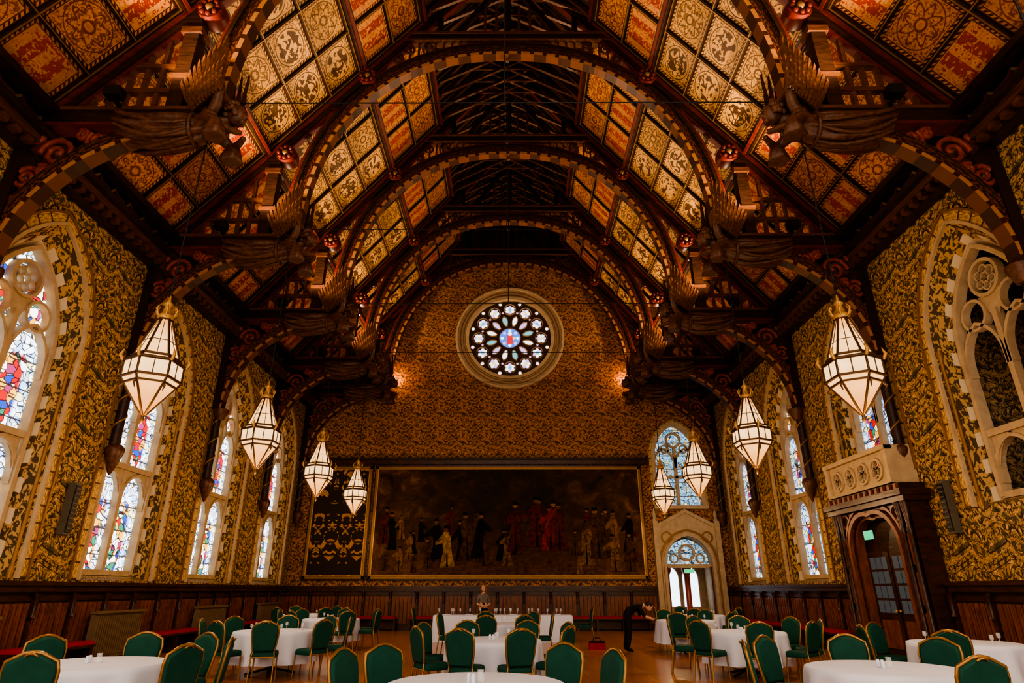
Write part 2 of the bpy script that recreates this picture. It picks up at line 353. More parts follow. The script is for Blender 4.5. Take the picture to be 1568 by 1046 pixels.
def window_mesh(zb,glass='glass',niche=False):
    mb=MB(); A=arch(2.75,zb,6.2,8.55,10); B=arch(2.25,zb+.15,6.05,8.05,10); D=.5
    mb.stitch(A,B,0,D,'quoin')
    mb.band(A,0,.07,-.07,.0,'stone'); mb.band(A,.07,.27,-.02,.0,'vouss'); mb.band(A,.27,.32,-.05,0,'golddark')
    if niche:
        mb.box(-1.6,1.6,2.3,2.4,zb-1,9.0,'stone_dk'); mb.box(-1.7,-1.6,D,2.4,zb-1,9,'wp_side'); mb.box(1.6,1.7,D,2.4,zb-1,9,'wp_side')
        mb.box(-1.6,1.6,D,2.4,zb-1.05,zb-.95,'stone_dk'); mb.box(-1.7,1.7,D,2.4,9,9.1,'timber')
        C=arch(2.3,zb+.5,5.0,6.6,8); mb.poly(C,glass,2.28,uvf=lambda x,z:((x+1.0)/.7,z)); mb.band(C,-.06,.1,2.1,2.3,'stone')
        for x in(-.4,.4): mb.box(x-.06,x+.06,2.15,2.29,zb+.5,6.1,'stone')
    else:
        mb.poly(B,glass,D+.03,uvf=lambda x,z:((x+1.0)/1.0,z-zb))
    y0,y1=D-.14,D+.02
    mb.band(B,-.08,.02,y0-.05,y1,'stone')
    mb.box(-.06,.06,y0,y1,zb+.15,6.6,'stone')
    mb.box(-1.12,1.12,y0-.02,y1,zb+.12,zb+.24,'stone')
    tz=4.35
    if zb<3.8: mb.box(-1.12,1.12,y0-.03,y1,tz-.06,tz+.07,'stone')
    for cx in(-.55,.55):
        if zb<3.5:
            mb.band(arch(.98,3.4,3.65,4.22,6,cx),-.02,.05,y0,y1,'stone')
            for sx in(-1,1): mb.poly([(cx+sx*.48,3.65),(cx+sx*.48,4.3),(cx+sx*.02,4.3),(cx+sx*.32,4.0)],'stone',y0+.03)
        mb.band(arch(.98,5.5,5.75,6.5,6,cx),-.02,.05,y0,y1,'stone')
        mb.band(circ(cx*.95,6.68,.30,18),-.04,.02,y0,y1,'stone',True)
    mb.band(circ(0,7.3,.36,20),-.04,.03,y0,y1,'stone',True)
    for k in range(6):
        a=k*pi/3+pi/6; mb.band(circ(.18*cos(a),7.3+.18*sin(a),.09,10),-.015,.015,y0+.04,y1,'stone',True)
    for sx in(-1,1):
        mb.poly([(sx*.10,6.5),(sx*.33,6.98),(0,6.98),(0,6.5)],'stone',y0+.05)
    for sx in(-1,1):
        mb.lathe([(.06,zb),(.06,zb+.15),(.035,zb+.2),(.035,6.0),(.07,6.1),(.07,6.2)],'golddark',(sx*1.32,.05,0),8)
    return mb.mesh('window')
wm=window_mesh(1.70); wi=0
for i,y in enumerate(bays):
    wi+=1; place(wm,'window_%d'%wi,(-HW,y,0),pi/2)
wn=window_mesh(3.0,'glass2',True); wb=window_mesh(4.0,'glass2'); wr=window_mesh(1.70,'glass2')
for i,y in enumerate(bays):
    wi+=1; place({2:wn,3:wb}.get(i,wr),'window_%d'%wi,(HW,y,0),-pi/2)

# ------------------------------------------------------- back wall
mb=MB(); RX,RZc=0,12.7
door=arch(1.9,0.01,2.5,3.6,8,7.45); win=arch(1.9,4.85,7.0,8.4,8,7.35)
zt=17.2; xt=(RZ-zt)/SL
mb.poly([(-HW,0),(HW,0),(HW,WT),(xt,zt),(-xt,zt),(-HW,WT)],'wp_back',BY,[door,win,circ(RX,RZc,2.02,48)])
mb.obj('wall_back')
mb=MB(); mb.poly([(-xt,zt),(xt,zt),(0,RZ)],'plank',BY)
for i in range(-12,13):
    x=i*.27; top=RZ-abs(x)*SL
    if top>zt+.1: mb.box(x-.06,x+.06,BY-.12,BY,zt,top,'timber2')
mb.box(-xt,xt,BY-.25,BY,zt-.2,zt+.1,'timber'); mb.obj('trim_gable_boarding')
# rose window
mb=MB()
mb.band(circ(0,0,2.0,64),-.60,-.50,-.14,.0,'stone',True); mb.band(circ(0,0,2.0,64),-.50,-.14,-.05,.0,'stone',True); mb.band(circ(0,0,2.0,64),-.38,-.34,-.10,.0,'golddark',True); mb.band(circ(0,0,2.0,64),-.24,-.20,-.10,.0,'golddark',True); mb.band(circ(0,0,2.0,64),-.12,.03,-.12,.3,'stone',True)
mb.poly(circ(0,0,2.02,64),'stone_dk',.16)
def disc(cx,cz,r,k,y=.13,n=16,ph=0):
    mb.poly(circ(cx,cz,r,n,ph),k,y); mb.band(circ(cx,cz,r,n,ph),-.03,.0,y-.06,y+.02,'golddark',True)
for i in range(12):
    a=i*pi/6; c,s=cos(a),sin(a); R=1.50
    for j in range(6): 
        b=j*2*pi/6+a; mb.poly(circ(R*c+.145*cos(b),R*s+.145*sin(b),.088,12),'g_white' if (i+j)%3 else 'g_lil',.125)
    mb.poly(circ(R*c,R*s,.09,12),('g_yel','g_teal')[i%2],.11); mb.band(circ(R*c,R*s,.27,20),-.03,.0,.05,.14,'stone',True)
    a2=a+pi/12; t=Vector((cos(a2),sin(a2))); p=Vector((-t.y,t.x))
    P=[]
    for (rr,w) in((.66,.03),(.80,.09),(.94,.115),(1.06,.085),(1.16,.0)): P.append(t*rr+p*w)
    for (rr,w) in((1.06,.085),(.94,.115),(.80,.09),(.66,.03)): P.append(t*rr-p*w)
    mb.poly([tuple(q) for q in P],('g_teal','g_lil','g_white')[i%3],.12); mb.band([tuple(q) for q in P],-.0,.03,.05,.14,'stone',True)
    disc(1.84*cos(a2),1.84*sin(a2),.085,'g_white',.12,10)
    disc(1.36*cos(a2),1.36*sin(a2),.055,'g_lil',.12,8)
disc(0,0,.50,'g_blue',.12,28)
for i in range(8):
    a=i*pi/4; mb.poly(circ(.37*cos(a),.37*sin(a),.08,10),('g_white','g_lil')[i%2],.10)
mb.poly([(-.16,-.3),(.16,-.3),(.12,.15),(-.12,.15)],'g_red',.095); mb.poly(circ(0,.22,.1,10),'g_white',.095); mb.poly(circ(.2,0,.08,8),'g_yel',.095)
mb.obj('rose_window',(RX,BY,RZc))
# back window
mb=MB(); B=arch(1.9,4.85,7.0,8.4,8)
mb.band(B,-.02,.16,-.12,0,'doorstone'); mb.band(B,.16,.26,-.06,0,'vouss'); mb.stitch(B,B,0,.3,'doorstone'); mb.poly(B,'glass_pale',.3,uvf=lambda x,z:(x/.8,z))
mb.box(-.06,.06,.12,.3,4.85,7.4,'doorstone'); mb.box(-.95,.95,.12,.3,6.05,6.15,'doorstone'); mb.box(-1.15,1.15,-.2,.3,4.7,4.85,'doorstone')
for cx in(-.48,.48): mb.band(arch(.88,6.5,6.7,7.35,6,cx),-.03,.06,.12,.3,'doorstone')
mb.band(circ(0,7.75,.3,18),-.05,.03,.12,.3,'doorstone',True)
for sx in(-1,1): mb.band(circ(sx*.42,7.35,.16,12),-.04,.02,.12,.3,'doorstone',True)
mb.obj('window_%d'%(wi+1),(7.35,BY,0))
# back doorway
mb=MB(); Hd=arch(1.9,.01,2.5,3.6,8)
mb.poly([(-1.3,0.0),(1.3,0.0),(1.3,3.9),(0,4.55),(-1.3,3.9)],'doorstone',-.12,[arch(1.9,.005,2.5,3.6,8)])
mb.stitch(Hd,Hd,-.12,.4,'doorstone'); mb.band(Hd,-.0,.12,-.2,-.12,'doorstone'); mb.band(Hd,.2,.28,-.18,-.12,'golddark')
mb.band([(-1.35,3.9),(0,4.6),(1.35,3.9)],-.05,.1,-.22,0,'doorstone')
for sx in(-1,1):
    mb.box(sx*1.3-.1,sx*1.3+.1,-.25,0,0,4.2,'doorstone'); mb.lathe([(.12,4.2),(.06,4.35),(.1,4.42),(.01,4.75)],'doorstone',(sx*1.3,-.12,0),8)
    mb.band(circ(sx*.85,3.55,.2,14),-.04,.02,-.17,-.12,'golddark',True)
    mb.box(sx*.93-.05,sx*.93+.05,.0,.12,0,2.4,'timber2')
mb.box(-.95,.95,.1,.25,2.35,2.5,'doorstone'); mb.poly(arch(1.8,2.5,2.52,3.5,8),'glass_pale',.24)
mb.band(circ(0,2.95,.3,18),-.05,.04,.08,.25,'doorstone',True)
for sx in(-1,1): mb.band(circ(sx*.55,2.72,.16,12),-.04,.02,.08,.25,'doorstone',True)
mb.box(-.2,.2,.0,.04,2.14,2.3,'exit')
e=empty('door_1',(7.45,BY,0)); mb.obj('stone_doorcase',parent=e)
mb=MB(); mb.box(-1.6,1.6,.35,3.4,-.1,0,'floor'); mb.box(-1.7,-1.6,.35,3.4,0,3.8,'stone'); mb.box(1.6,1.7,.35,3.4,0,3.8,'stone'); mb.box(-1.7,1.7,3.4,3.5,0,3.8,'stone'); mb.box(-1.7,1.7,.35,3.5,3.8,3.9,'stone')
for x in(-.9,0,.9): mb.poly(arch(.7,.8,2.0,2.5,6,x),'daylight',3.38)
for x in(-.45,.45): mb.lathe([(.2,0),(.2,.25),(.13,.3),(.13,2.1),(.22,2.3),(.22,2.45)],'pink',(x,2.2,0),12)
mb.obj('passage_beyond',parent=e)

# ------------------------------------------------------- murals
def mural(name,x0,x1,z0,z1,k,figs=()):
    mb=MB(); y=BY-.06
    mb.box(x0,x1,y,BY-.01,z0,z1,k)
    for (a,b,d,kk) in((0,.10,.10,'golddark'),(-.03,0,.14,'gold'),(.10,.16,.06,'wains_dk')):
        mb.box(x0-b,x0-a,BY-d,BY-.01,z0-b,z1+b,kk); mb.box(x1+a,x1+b,BY-d,BY-.01,z0-b,z1+b,kk)
        mb.box(x0-b,x1+b,BY-d,BY-.01,z0-b,z0-a,kk); mb.box(x0-b,x1+b,BY-d,BY-.01,z1+a,z1+b,kk)
    for i,(fx,fz,h,kk) in enumerate(figs):
        r=random.Random(i*3+1); w=h*r.uniform(.11,.16); yy=y-.006-.0008*i; ln=r.uniform(-.6,.6)*w; sd=r.choice((-1,1)); low=r.uniform(.35,.5)
        mb.poly([(fx-w*r.uniform(1,1.6),fz),(fx-w*.8,fz+h*.4),(fx-w*.85+ln,fz+h*.72),(fx-w*.4+ln,fz+h*.84),(fx+w*.4+ln,fz+h*.84),(fx+w*.9+ln,fz+h*.7),(fx+w*.75,fz+h*.4),(fx+w*r.uniform(1,1.7),fz+.02)],kk,yy)
        mb.poly([(fx+ln+sd*w*.8,fz+h*.76),(fx+ln+sd*w*2.0,fz+h*(low+.15)),(fx+ln+sd*w*1.9,fz+h*(low+.08)),(fx+ln+sd*w*.5,fz+h*.58)],kk,yy-.0003)
        mb.poly([(fx-w*.15,fz+.02),(fx+ln*.5,fz+h*.6),(fx+w*.2,fz+.02)],'mf_dark',yy-.00035)
        mb.poly(circ(fx+ln*1.1,fz+h*.91,h*.055,12),'mf_skin',yy-.0004)
        mb.poly([(fx+ln*1.1-h*.06,fz+h*.92),(fx+ln*1.1-h*.045,fz+h*.99),(fx+ln*1.1+h*.045,fz+h*.99),(fx+ln*1.1+h*.062,fz+h*.92)],'mf_dark',yy-.0006)
    return mb.obj(name)
for k,c in dict(mf_skin=(.28,.13,.06),mf_dark=(.014,.008,.005),mf_red=(.27,.022,.012),mf_dred=(.12,.020,.011),mf_cream=(.40,.23,.075),mf_brown=(.10,.045,.017),mf_ochre=(.24,.115,.030)).items():
    n=N(k,.7,.1); f=n.noise(n.tc(),4.5,4,.7,1.0); n.base(n.ramp(f,[(.34,tuple(q*.15 for q in c)),(.64,c)])); M[k]=n.mat
figs=[]
rf=random.Random(5)
for i in range(30):
    x=-5.4+i*.37+rf.uniform(-.3,.3)
    if abs(x-.0)<1.1 and rf.random()<.6: continue
    if x>5.3: continue
    figs.append((x,2.7+rf.uniform(-.3,.9),1.2+rf.uniform(-.3,.5),rf.choice(['mf_brown','mf_dark','mf_brown','mf_ochre','mf_dark','mf_dred'])))
figs+=[(-2.6,2.35,1.7,'mf_cream'),(-3.4,2.3,1.25,'mf_brown'),(-1.75,2.6,2.0,'mf_brown'),(-1.3,2.7,1.9,'mf_dark'),(.25,2.95,2.1,'mf_dred'),(1.15,3.15,2.1,'mf_dred'),(1.70,3.0,2.1,'mf_red'),(2.1,3.0,2.0,'mf_dred'),(3.2,2.45,1.8,'mf_ochre'),(3.75,2.7,2.1,'mf_brown'),(4.4,2.2,1.5,'mf_ochre'),(5.0,2.2,1.6,'mf_brown'),(-4.6,2.2,1.0,'mf_ochre'),(-5.2,2.25,.9,'mf_brown'),(-4.0,2.15,.8,'mf_brown'),(2.9,2.1,.8,'mf_ochre')]
mural('mural_painting',-5.75,5.6,2.02,6.42,'mural',figs)
mural('heraldic_painting',-8.45,-6.12,2.02,6.42,'mural2')
mb=MB(); mb.box(-HW+.3,6.1,BY-.16,BY,6.62,6.86,'wains_dk'); mb.box(-HW+.3,6.1,BY-.22,BY,6.80,6.9,'timber'); mb.obj('trim_picture_rail')

# ------------------------------------------------------- wainscot
def wainscot(name,L,gaps=(),loc=(0,0,0),rz=0):
    mb=MB(); segs=[];x=0
    for g0,g1 in sorted(gaps): segs.append((x,g0)); x=g1
    segs.append((x,L))
    for a,b in segs:
        if b-a<.1: continue
        mb.box(a,b,-.08,0,0,1.5,'wains_dk'); mb.box(a,b,-.17,0,1.46,1.62,'wains_dk'); mb.box(a,b,-.22,0,1.58,1.66,'wains_dk')
        mb.box(a,b,-.13,0,0,.18,'wains_dk'); mb.box(a,b,-.12,0,1.30,1.38,'wains_dk')
        n=max(1,round((b-a)/1.1)); w=(b-a)/n
        for i in range(n):
            x0=a+i*w; mb.box(x0-.04,x0+.04,-.15,0,0,1.46,'wains_dk')
            mb.lathe([(.07,1.0),(.04,1.06),(.05,1.3),(.08,1.42)],'wains_dk',(x0,-.17,0),8)
            m=max(2,int(w/.17)); ww=(w-.12)/m
            for j in range(m):
                xx=x0+.07+j*ww; mb.box(xx+.015,xx+ww-.015,-.115,-.07,.25,1.26,'wains'); mb.box(xx+ww*.35,xx+ww*.65,-.13,-.11,.30,1.21,'wains')
    mb.obj(name,loc,rz)
PY=15.2
wainscot('trim_wainscot_left',BY-Y0,(),(-HW,Y0,0),pi/2)
wainscot('trim_wainscot_right',BY-Y0,((BY-PY-1.75,BY-PY+1.75),),(HW,BY,0),-pi/2)
wainscot('trim_wainscot_back',2*HW,((7.45+HW-1.42,7.45+HW+1.42),),(-HW,BY,0),0)
def bench(name,L,loc,rz):
    mb=MB(); mb.box(0,L,-.62,-.25,.40,.45,'wains_dk'); mb.box(.03,L-.03,-.60,-.27,.45,.52,'redcush')
    n=int(L/1.2)+1
    for i in range(n+1):
        x=.05+(L-.1)*i/n; mb.box(x-.04,x+.04,-.58,-.26,0,.40,'wains_dk')
    mb.box(0,L,-.30,-.26,.05,.40,'wains_dk'); mb.obj(name,loc,rz)
for (a,b) in((4.3,9.6),(11.9,14.2),(16.5,18.8),(21.1,23.3)): bench('red_bench',b-a,(-HW,a,0),pi/2)
for (a,b) in((8.0,13.2),(17.5,25.9)): bench('red_bench',b-a,(HW,b,0),-pi/2)
for (a,b) in((-8.4,-4.5),(-4.0,-.2),(.3,5.6)): bench('red_bench',b-a,(a,BY,0),0)
for y in bays[2:]:
    mb=MB(); mb.box(-.9,.9,-.36,-.25,.12,1.02,'rad')
    for i in range(22): mb.box(-.86+i*.08,-.82+i*.08,-.39,-.36,.18,.96,'rad')
    mb.box(-.95,.95,-.42,-.25,1.02,1.07,'rad')
    for sx in(-1,1): mb.box(sx*.8-.04,sx*.8+.04,-.35,-.26,0,.12,'iron')
    mb.obj('radiator',(-HW,y-.1,0),pi/2)

# ------------------------------------------------------- right porch / door
e=empty('door_2',(HW-.01,PY,0),-pi/2)
mb=MB(); Hp=arch(2.0,.01,2.4,3.1,8)
mb.poly([(-1.6,0),(1.6,0),(1.6,3.4),(-1.6,3.4)],'wains_dk',-.45,[Hp]); mb.stitch(Hp,Hp,-.45,.0,'wains_dk')
mb.box(-1.6,-1.55,-.45,0,0,3.4,'wains_dk'); mb.box(1.55,1.6,-.45,0,0,3.4,'wains_dk')
mb.band(Hp,-.06,.0,-.40,-.2,'wains'); mb.band(Hp,.02,.12,-.53,-.45,'wains'); mb.band(Hp,.20,.26,-.50,-.45,'wains')
for sx in(-1,1):
    for xx in(1.28,1.52): mb.lathe([(.09,0),(.09,.3),(.05,.36),(.05,2.6),(.08,2.7),(.05,2.8),(.1,3.3)],'wains_dk',(sx*xx,-.5,0),8)
    for j in range(3): mb.box(sx*1.4-.07,sx*1.4+.07,-.48,-.44,.4+j*.8,1.05+j*.8,'wains')
    mb.band(circ(sx*1.1,3.1,.16,12),-.03,.02,-.49,-.45,'wains',True)
mb.box(-1.7,1.7,-.60,0,3.30,3.42,'wains_dk'); mb.box(-1.75,1.75,-.68,0,3.42,3.55,'wains_dk'); mb.box(-1.6,1.6,-.56,0,3.55,3.70,'timber')
for i in range(13): mb.box(-1.55+i*.25,-1.45+i*.25,-.62,-.56,3.55,3.68,'wains')
mb.poly(arch(1.95,0,2.4,3.05,8),'wains_dk',-.12)
for sx in(-1,1):
    x0,x1=(0.03,.93) if sx>0 else (-.93,-.03)
    mb.box(x0,x1,-.2,-.12,.02,2.35,'wains_dk')
    for i in range(3):
        for j in range(4):
            a=x0+.1+i*.245; b=1.0+j*.32; mb.box(a,a+.2,-.215,-.19,b,b+.27,'glass_pale')
    mb.box(x0+.12,x1-.12,-.23,-.19,.25,.85,'wains'); mb.ball((x0+.05 if sx>0 else x1-.05,-.25,1.05),.03,.03,.03,'gold',8,6)
mb.box(-.35,-.0,-.50,-.46,2.62,2.82,'exit')
mb.obj('porch',parent=e)
mb=MB()
BB=3.72
mb.poly([(-1.35,BB),(1.35,BB),(1.35,BB+.75),(-1.35,BB+.75)],'stone',-.55,[circ(x,BB+.37,.26,16) for x in(-.9,-.3,.3,.9)])
for x in(-.9,-.3,.3,.9):
    mb.band(circ(x,BB+.37,.26,18),-.0,.05,-.6,-.45,'stone',True)
    for q in range(3):
        a=q*2*pi/3+pi/2; mb.band(circ(x+.12*cos(a),BB+.37+.12*sin(a),.11,10),-.02,.02,-.58,-.5,'stone',True)
mb.box(-1.45,1.45,-.65,-.45,BB+.75,BB+.86,'stone'); mb.box(-1.4,1.4,-.6,0,BB,BB+.06,'stone')
for sx in(-1,1): mb.box(sx*1.38-.07,sx*1.38+.07,-.62,0,BB,BB+.84,'stone')
mb.obj('balcony_balustrade',parent=e)

# ------------------------------------------------------- ceiling panels
def roofP(side,s,y,n=0): 
    nx,nz=-side*.7809,-.6247
    return (side*(HW-s*.6247)+nx*n, y, WT+s*.7809+nz*n)
edges=[Y0]+TY+[BY]
rows=[(.35,1.5,'A'),(1.5,2.65,'A'),(2.65,3.8,'A'),(4.05,5.25,'B'),(5.25,6.45,'B'),(6.45,7.65,'B'),(7.9,9.1,'C'),(9.1,10.3,'C')]
mb=MB()
for side in(-1,1):
    vs=[roofP(side,0,Y0,-.1),roofP(side,14.73,Y0,-.1),roofP(side,14.73,BY,-.1),roofP(side,0,BY,-.1)]
    mb.add(vs,[(0,1,2,3)],'plank')
    for bi in range(len(edges)-1):
        ya,yb=edges[bi]+.17,edges[bi+1]-.17; nc=3 if yb-ya>3 else 2; w=(yb-ya)/nc
        for ri,(s0,s1,t) in enumerate(rows):
            for c in range(nc):
                a,b=ya+c*w,ya+(c+1)*w; U=bi*10+c; V=ri+20*(side>0)
                if t=='A': k='p_flower' if (c+ri)%2 else 'p_text'
                elif t=='B': k='p_beast' if (c+ri)%2 or ri==4 else 'p_flower2'
                else: k='p_text' if ri==6 else 'p_flower'
                mb.add([roofP(side,s0,a),roofP(side,s0,b),roofP(side,s1,b),roofP(side,s1,a)],[(0,1,2,3)],k,False,[(U,V),(U+.9999,V),(U+.9999,V+.9999),(U,V+.9999)] if side<0 else [(U+.9999,V),(U,V),(U,V+.9999),(U+.9999,V+.9999)])
        up=(-side*.78,0,-.62)
        for c in range(nc+1):
            y=ya+c*w
            mb.bar(roofP(side,.3,y,.03),roofP(side,10.35,y,.03),.085,.08,'timber',up); mb.bar(roofP(side,.3,y,.08),roofP(side,10.35,y,.08),.025,.03,'golddark',up)
        for s in sorted(set([r[0] for r in rows]+[r[1] for r in rows])):
            mb.bar(roofP(side,s,ya,.03),roofP(side,s,yb,.03),.085,.08,'timber',up); mb.bar(roofP(side,s,ya,.08),roofP(side,s,yb,.08),.025,.03,'golddark',up)
    for s in(3.92,7.78,10.42):
        mb.bar(roofP(side,s,Y0,.09),roofP(side,s,BY,.09),.20,.2,'timber',(-side*.78,0,-.62)); mb.bar(roofP(side,s,Y0,.21),roofP(side,s,BY,.21),.08,.05,'red',(-side*.78,0,-.62))
mb.obj('ceiling')
mb=MB(); y=Y0+.4
while y<BY-.2:
    for side in(-1,1):
        mb.bar(roofP(side,10.4,y,.08),roofP(side,14.6,y,.08),.12,.14,'timber2',(-side*.78,0,-.62))
        mb.bar((side*2.45,y+.06*side,WT+ (HW-2.55)*SL),(-side*.85,y+.06*side,RZ-1.35),.09,.12,'timber2')
    mb.bar((-1.35,y,RZ-1.9),(1.35,y,RZ-1.9),.09,.12,'timber2')
    y+=.57
mb.box(-.12,.12,Y0,BY,RZ-.35,RZ-.12,'timber')
mb.obj('roof_scissor_rafters')
for side in(-1,1):
    mb=MB()
    def cb(x0,x1,z0,z1,k): mb.box(min(side*x0,side*x1),max(side*x0,side*x1),Y0,BY-.02,z0,z1,k)
    cb(8.95,HW,9.15,9.35,'timber'); cb(8.8,HW,9.35,9.5,'timber2'); cb(8.65,HW,9.5,9.62,'timber'); cb(8.95,HW,9.62,9.95,'timber2'); cb(8.55,HW,9.95,10.1,'timber'); 
    y=Y0+.2
    while y<BY-.8:
        mb.bar((side*8.88,y,9.64),(side*8.88,y+.28,9.93),.06,.05,'golddark'); mb.bar((side*8.88,y+.28,9.93),(side*8.88,y+.56,9.64),.06,.05,'red'); 
        y+=.57
    for j in range(int((BY-Y0)/.3)): mb.box(min(side*8.95,side*8.8),max(side*8.95,side*8.8),Y0+j*.3,Y0+j*.3+.14,9.2,9.33,'timber2')
    mb.obj('trim_cornice_left' if side<0 else 'trim_cornice_right')

# ------------------------------------------------------- trusses
def spiral(cx,cz,r,turns,ph,d=1,n=22): return [(cx+r*(1-.85*i/n)*cos(ph+d*2*pi*turns*i/n),0,cz+r*(1-.85*i/n)*sin(ph+d*2*pi*turns*i/n)) for i in range(n+1)]
mb=MB(); RY=Matrix.Rotation(pi/2,3,'X')
def archpt(t,a=5.55,b=6.45,z=10.1,e=2.25):
    c,s=cos(t),sin(t); return (a*(abs(c)**(2/e))*(1 if c>=0 else -1), z+b*abs(s)**(2/e))
AP=[archpt(pi*i/60) for i in range(61)]
mb.band(AP,-.26,-.0,-.11,.11,'arch'); mb.band(AP,-.02,.08,-.14,.14,'edge',False,'soffit'); mb.band(AP,-.36,-.26,-.15,.15,'timber'); mb.band(AP,-.47,-.36,-.08,.08,'red')
for side in(-1,1):
    S=lambda x:side*x
    def bx(x0,x1,y0,y1,z0,z1,k): mb.box(min(S(x0),S(x1)),max(S(x0),S(x1)),y0,y1,z0,z1,k)
    up=(-side*.78,0,-.62)
    mb.bar(roofP(side,0,0,.20),roofP(side,14.6,0,.20),.26,.38,'timber',up); mb.bar(roofP(side,.4,0,.42),roofP(side,14.2,0,.42),.16,.07,'red',up)
    for yy in(-.15,.15): mb.bar(roofP(side,.4,yy,.2),roofP(side,10.3,yy,.2),.04,.10,'red',up)
    bx(5.75,9.15,-.16,.16,9.74,10.10,'timber'); bx(5.7,9.1,-.19,.19,10.06,10.14,'timber2'); bx(5.75,9.1,-.18,.18,9.70,9.77,'red')
    bx(6.28,6.58,-.14,.14,10.1,12.9,'timber'); bx(6.22,6.64,-.18,.18,12.1,12.25,'timber2'); bx(6.22,6.64,-.18,.18,10.9,11.0,'timber2')
    bx(5.5,5.8,-.13,.13,9.9,10.9,'timber')
    x=6.85
    while x<8.75:
        zt_=WT+(HW-x)*SL-.35
        if zt_>10.25: bx(x,x+.08,-.05,.05,10.12,zt_,'timber2')
        x+=.30
    for zz in(10.62,11.25):
        xe=HW-(zz-WT)/SL-.2
        if xe>6.7: bx(6.6,xe,-.07,.07,zz,zz+.09,'timber2')
    BP=[(S(5.75+3.25*cos(t*pi/2/16)),6.75+2.95*sin(t*pi/2/16)) for t in range(17)]
    if side<0: BP=BP[::-1]
    mb.band(BP,-.28,-.0,-.11,.11,'arch'); mb.band(BP,-.02,.07,-.14,.14,'edge',False,'soffit')
    for (cx,cz,r,ph,d) in((8.42,9.12,.34,0,1),(7.75,9.42,.2,1,-1),(8.85,8.55,.24,2,-1),(7.3,9.52,.13,0,1),(8.93,8.02,.17,3,1),(8.88,9.5,.16,1,-1),(8.05,9.55,.12,1,1),(8.6,8.72,.13,1,1),(8.98,7.6,.12,1,-1)):
        P=spiral(cx,cz,r,1.6,ph,d); mb.tube([(S(p[0]),-.06,p[2]) for p in P],.055,'scroll',6); mb.tube([(S(p[0]),.07,p[2]) for p in P],.04,'carve',6)
        mb.ball((S(cx),-.0,cz),.07,.12,.07,'carve',8,6)
    bx(8.98,HW-.01,-.15,.15,6.7,9.8,'arch')
    mb.lathe([(.22,6.72),(.22,6.62),(.16,6.5),(.12,6.38)],'carve',(S(8.97),0,0),12)
    mb.lathe([(.11,6.4),(.11,4.6)],'timber',(S(9.04),0,0),12)
    H=[(S(9.04)+.115*cos(a*.45),.115*sin(a*.45),4.62+a*.044) for a in range(41)]; mb.tube(H,.022,'golddark',5)
    mb.lathe([(.12,4.6),(.20,4.52),(.20,4.44),(.16,4.3),(.10,4.1),(.04,3.95),(.01,3.9)],'carve',(S(8.99),0,0),12)
    for (bx_,bz) in((4.12,15.55),(6.15,12.75)):
        mb.lathe([(.26,-.20),(.28,-.1),(.28,.1),(.26,.20)],'red',(S(bx_),0,bz),16,RY)
        for yy in(-.23,.23):
            mb.ball((S(bx_),yy,bz),.09,.06,.09,'golddark',8,6)
            for q in range(8): mb.ball((S(bx_)+.18*cos(q*pi/4),yy,bz+.18*sin(q*pi/4)),.065,.05,.065,'red',6,5)
    for (cx,cz,r,ph,d) in((3.0,16.75,.22,0,1),(2.4,16.9,.15,1,-1),(3.3,16.35,.16,2,1),(4.9,14.6,.2,0,1),(5.35,14.1,.17,2,-1),(5.75,13.5,.15,1,1)):
        P=spiral(cx,cz,r,1.5,ph,d); mb.tube([(S(p[0]),0,p[2]) for p in P],.045,'carve',6)
    mb.bar((S(1.6),0,17.3),(S(.15),0,19.6),.16,.16,'timber'); bx(2.0,2.16,-.08,.08,17.3,18.5,'timber')
    bx(7.25,7.55,-.52,-.30,10.14,10.34,'iron'); bx(7.37,7.43,-.34,-.1,10.08,10.16,'iron')
mb.box(-3.45,3.45,-.14,.14,17.08,17.32,'timber'); mb.box(-3.4,3.4,-.17,.17,17.28,17.36,'timber2'); mb.box(-3.4,3.4,-.16,.16,17.02,17.08,'carve')
x=-3.2
while x<3.2:
    za=10.1+6.45*(max(0,1-(abs(x)/5.55)**2.25))**(1/2.25)+.4
    if za<17.0: mb.bar((x,0,17.05),(x,0,za),.06,.06,'carve')
    x+=.25
mb.box(-.1,.1,-.1,.1,17.3,20.9,'timber')
for i in range(-2,3): mb.box(i*.35-.04,i*.35+.04,-.04,.04,17.3,18.6,'timber2')
mb.tube([(-5.6,0,10.38),(5.6,0,10.38)],.014,'iron',5)
tm=mb.mesh('roof_truss')
for y in TY[1:]+[ENDY]: place(tm,'roof_truss',(0,y,0))
mb=MB(); mb.tube([(0,0,16.3),(0,0,10.38)],.016,'iron',5); mb.ball((0,0,16.35),.07,.07,.1,'carve',8,6); mb.ball((0,0,13.3),.05,.05,.09,'iron',8,6)
km=mb.mesh('king_rod')
for y in TY[1:-1]: place(km,'king_rod',(0,y,0))

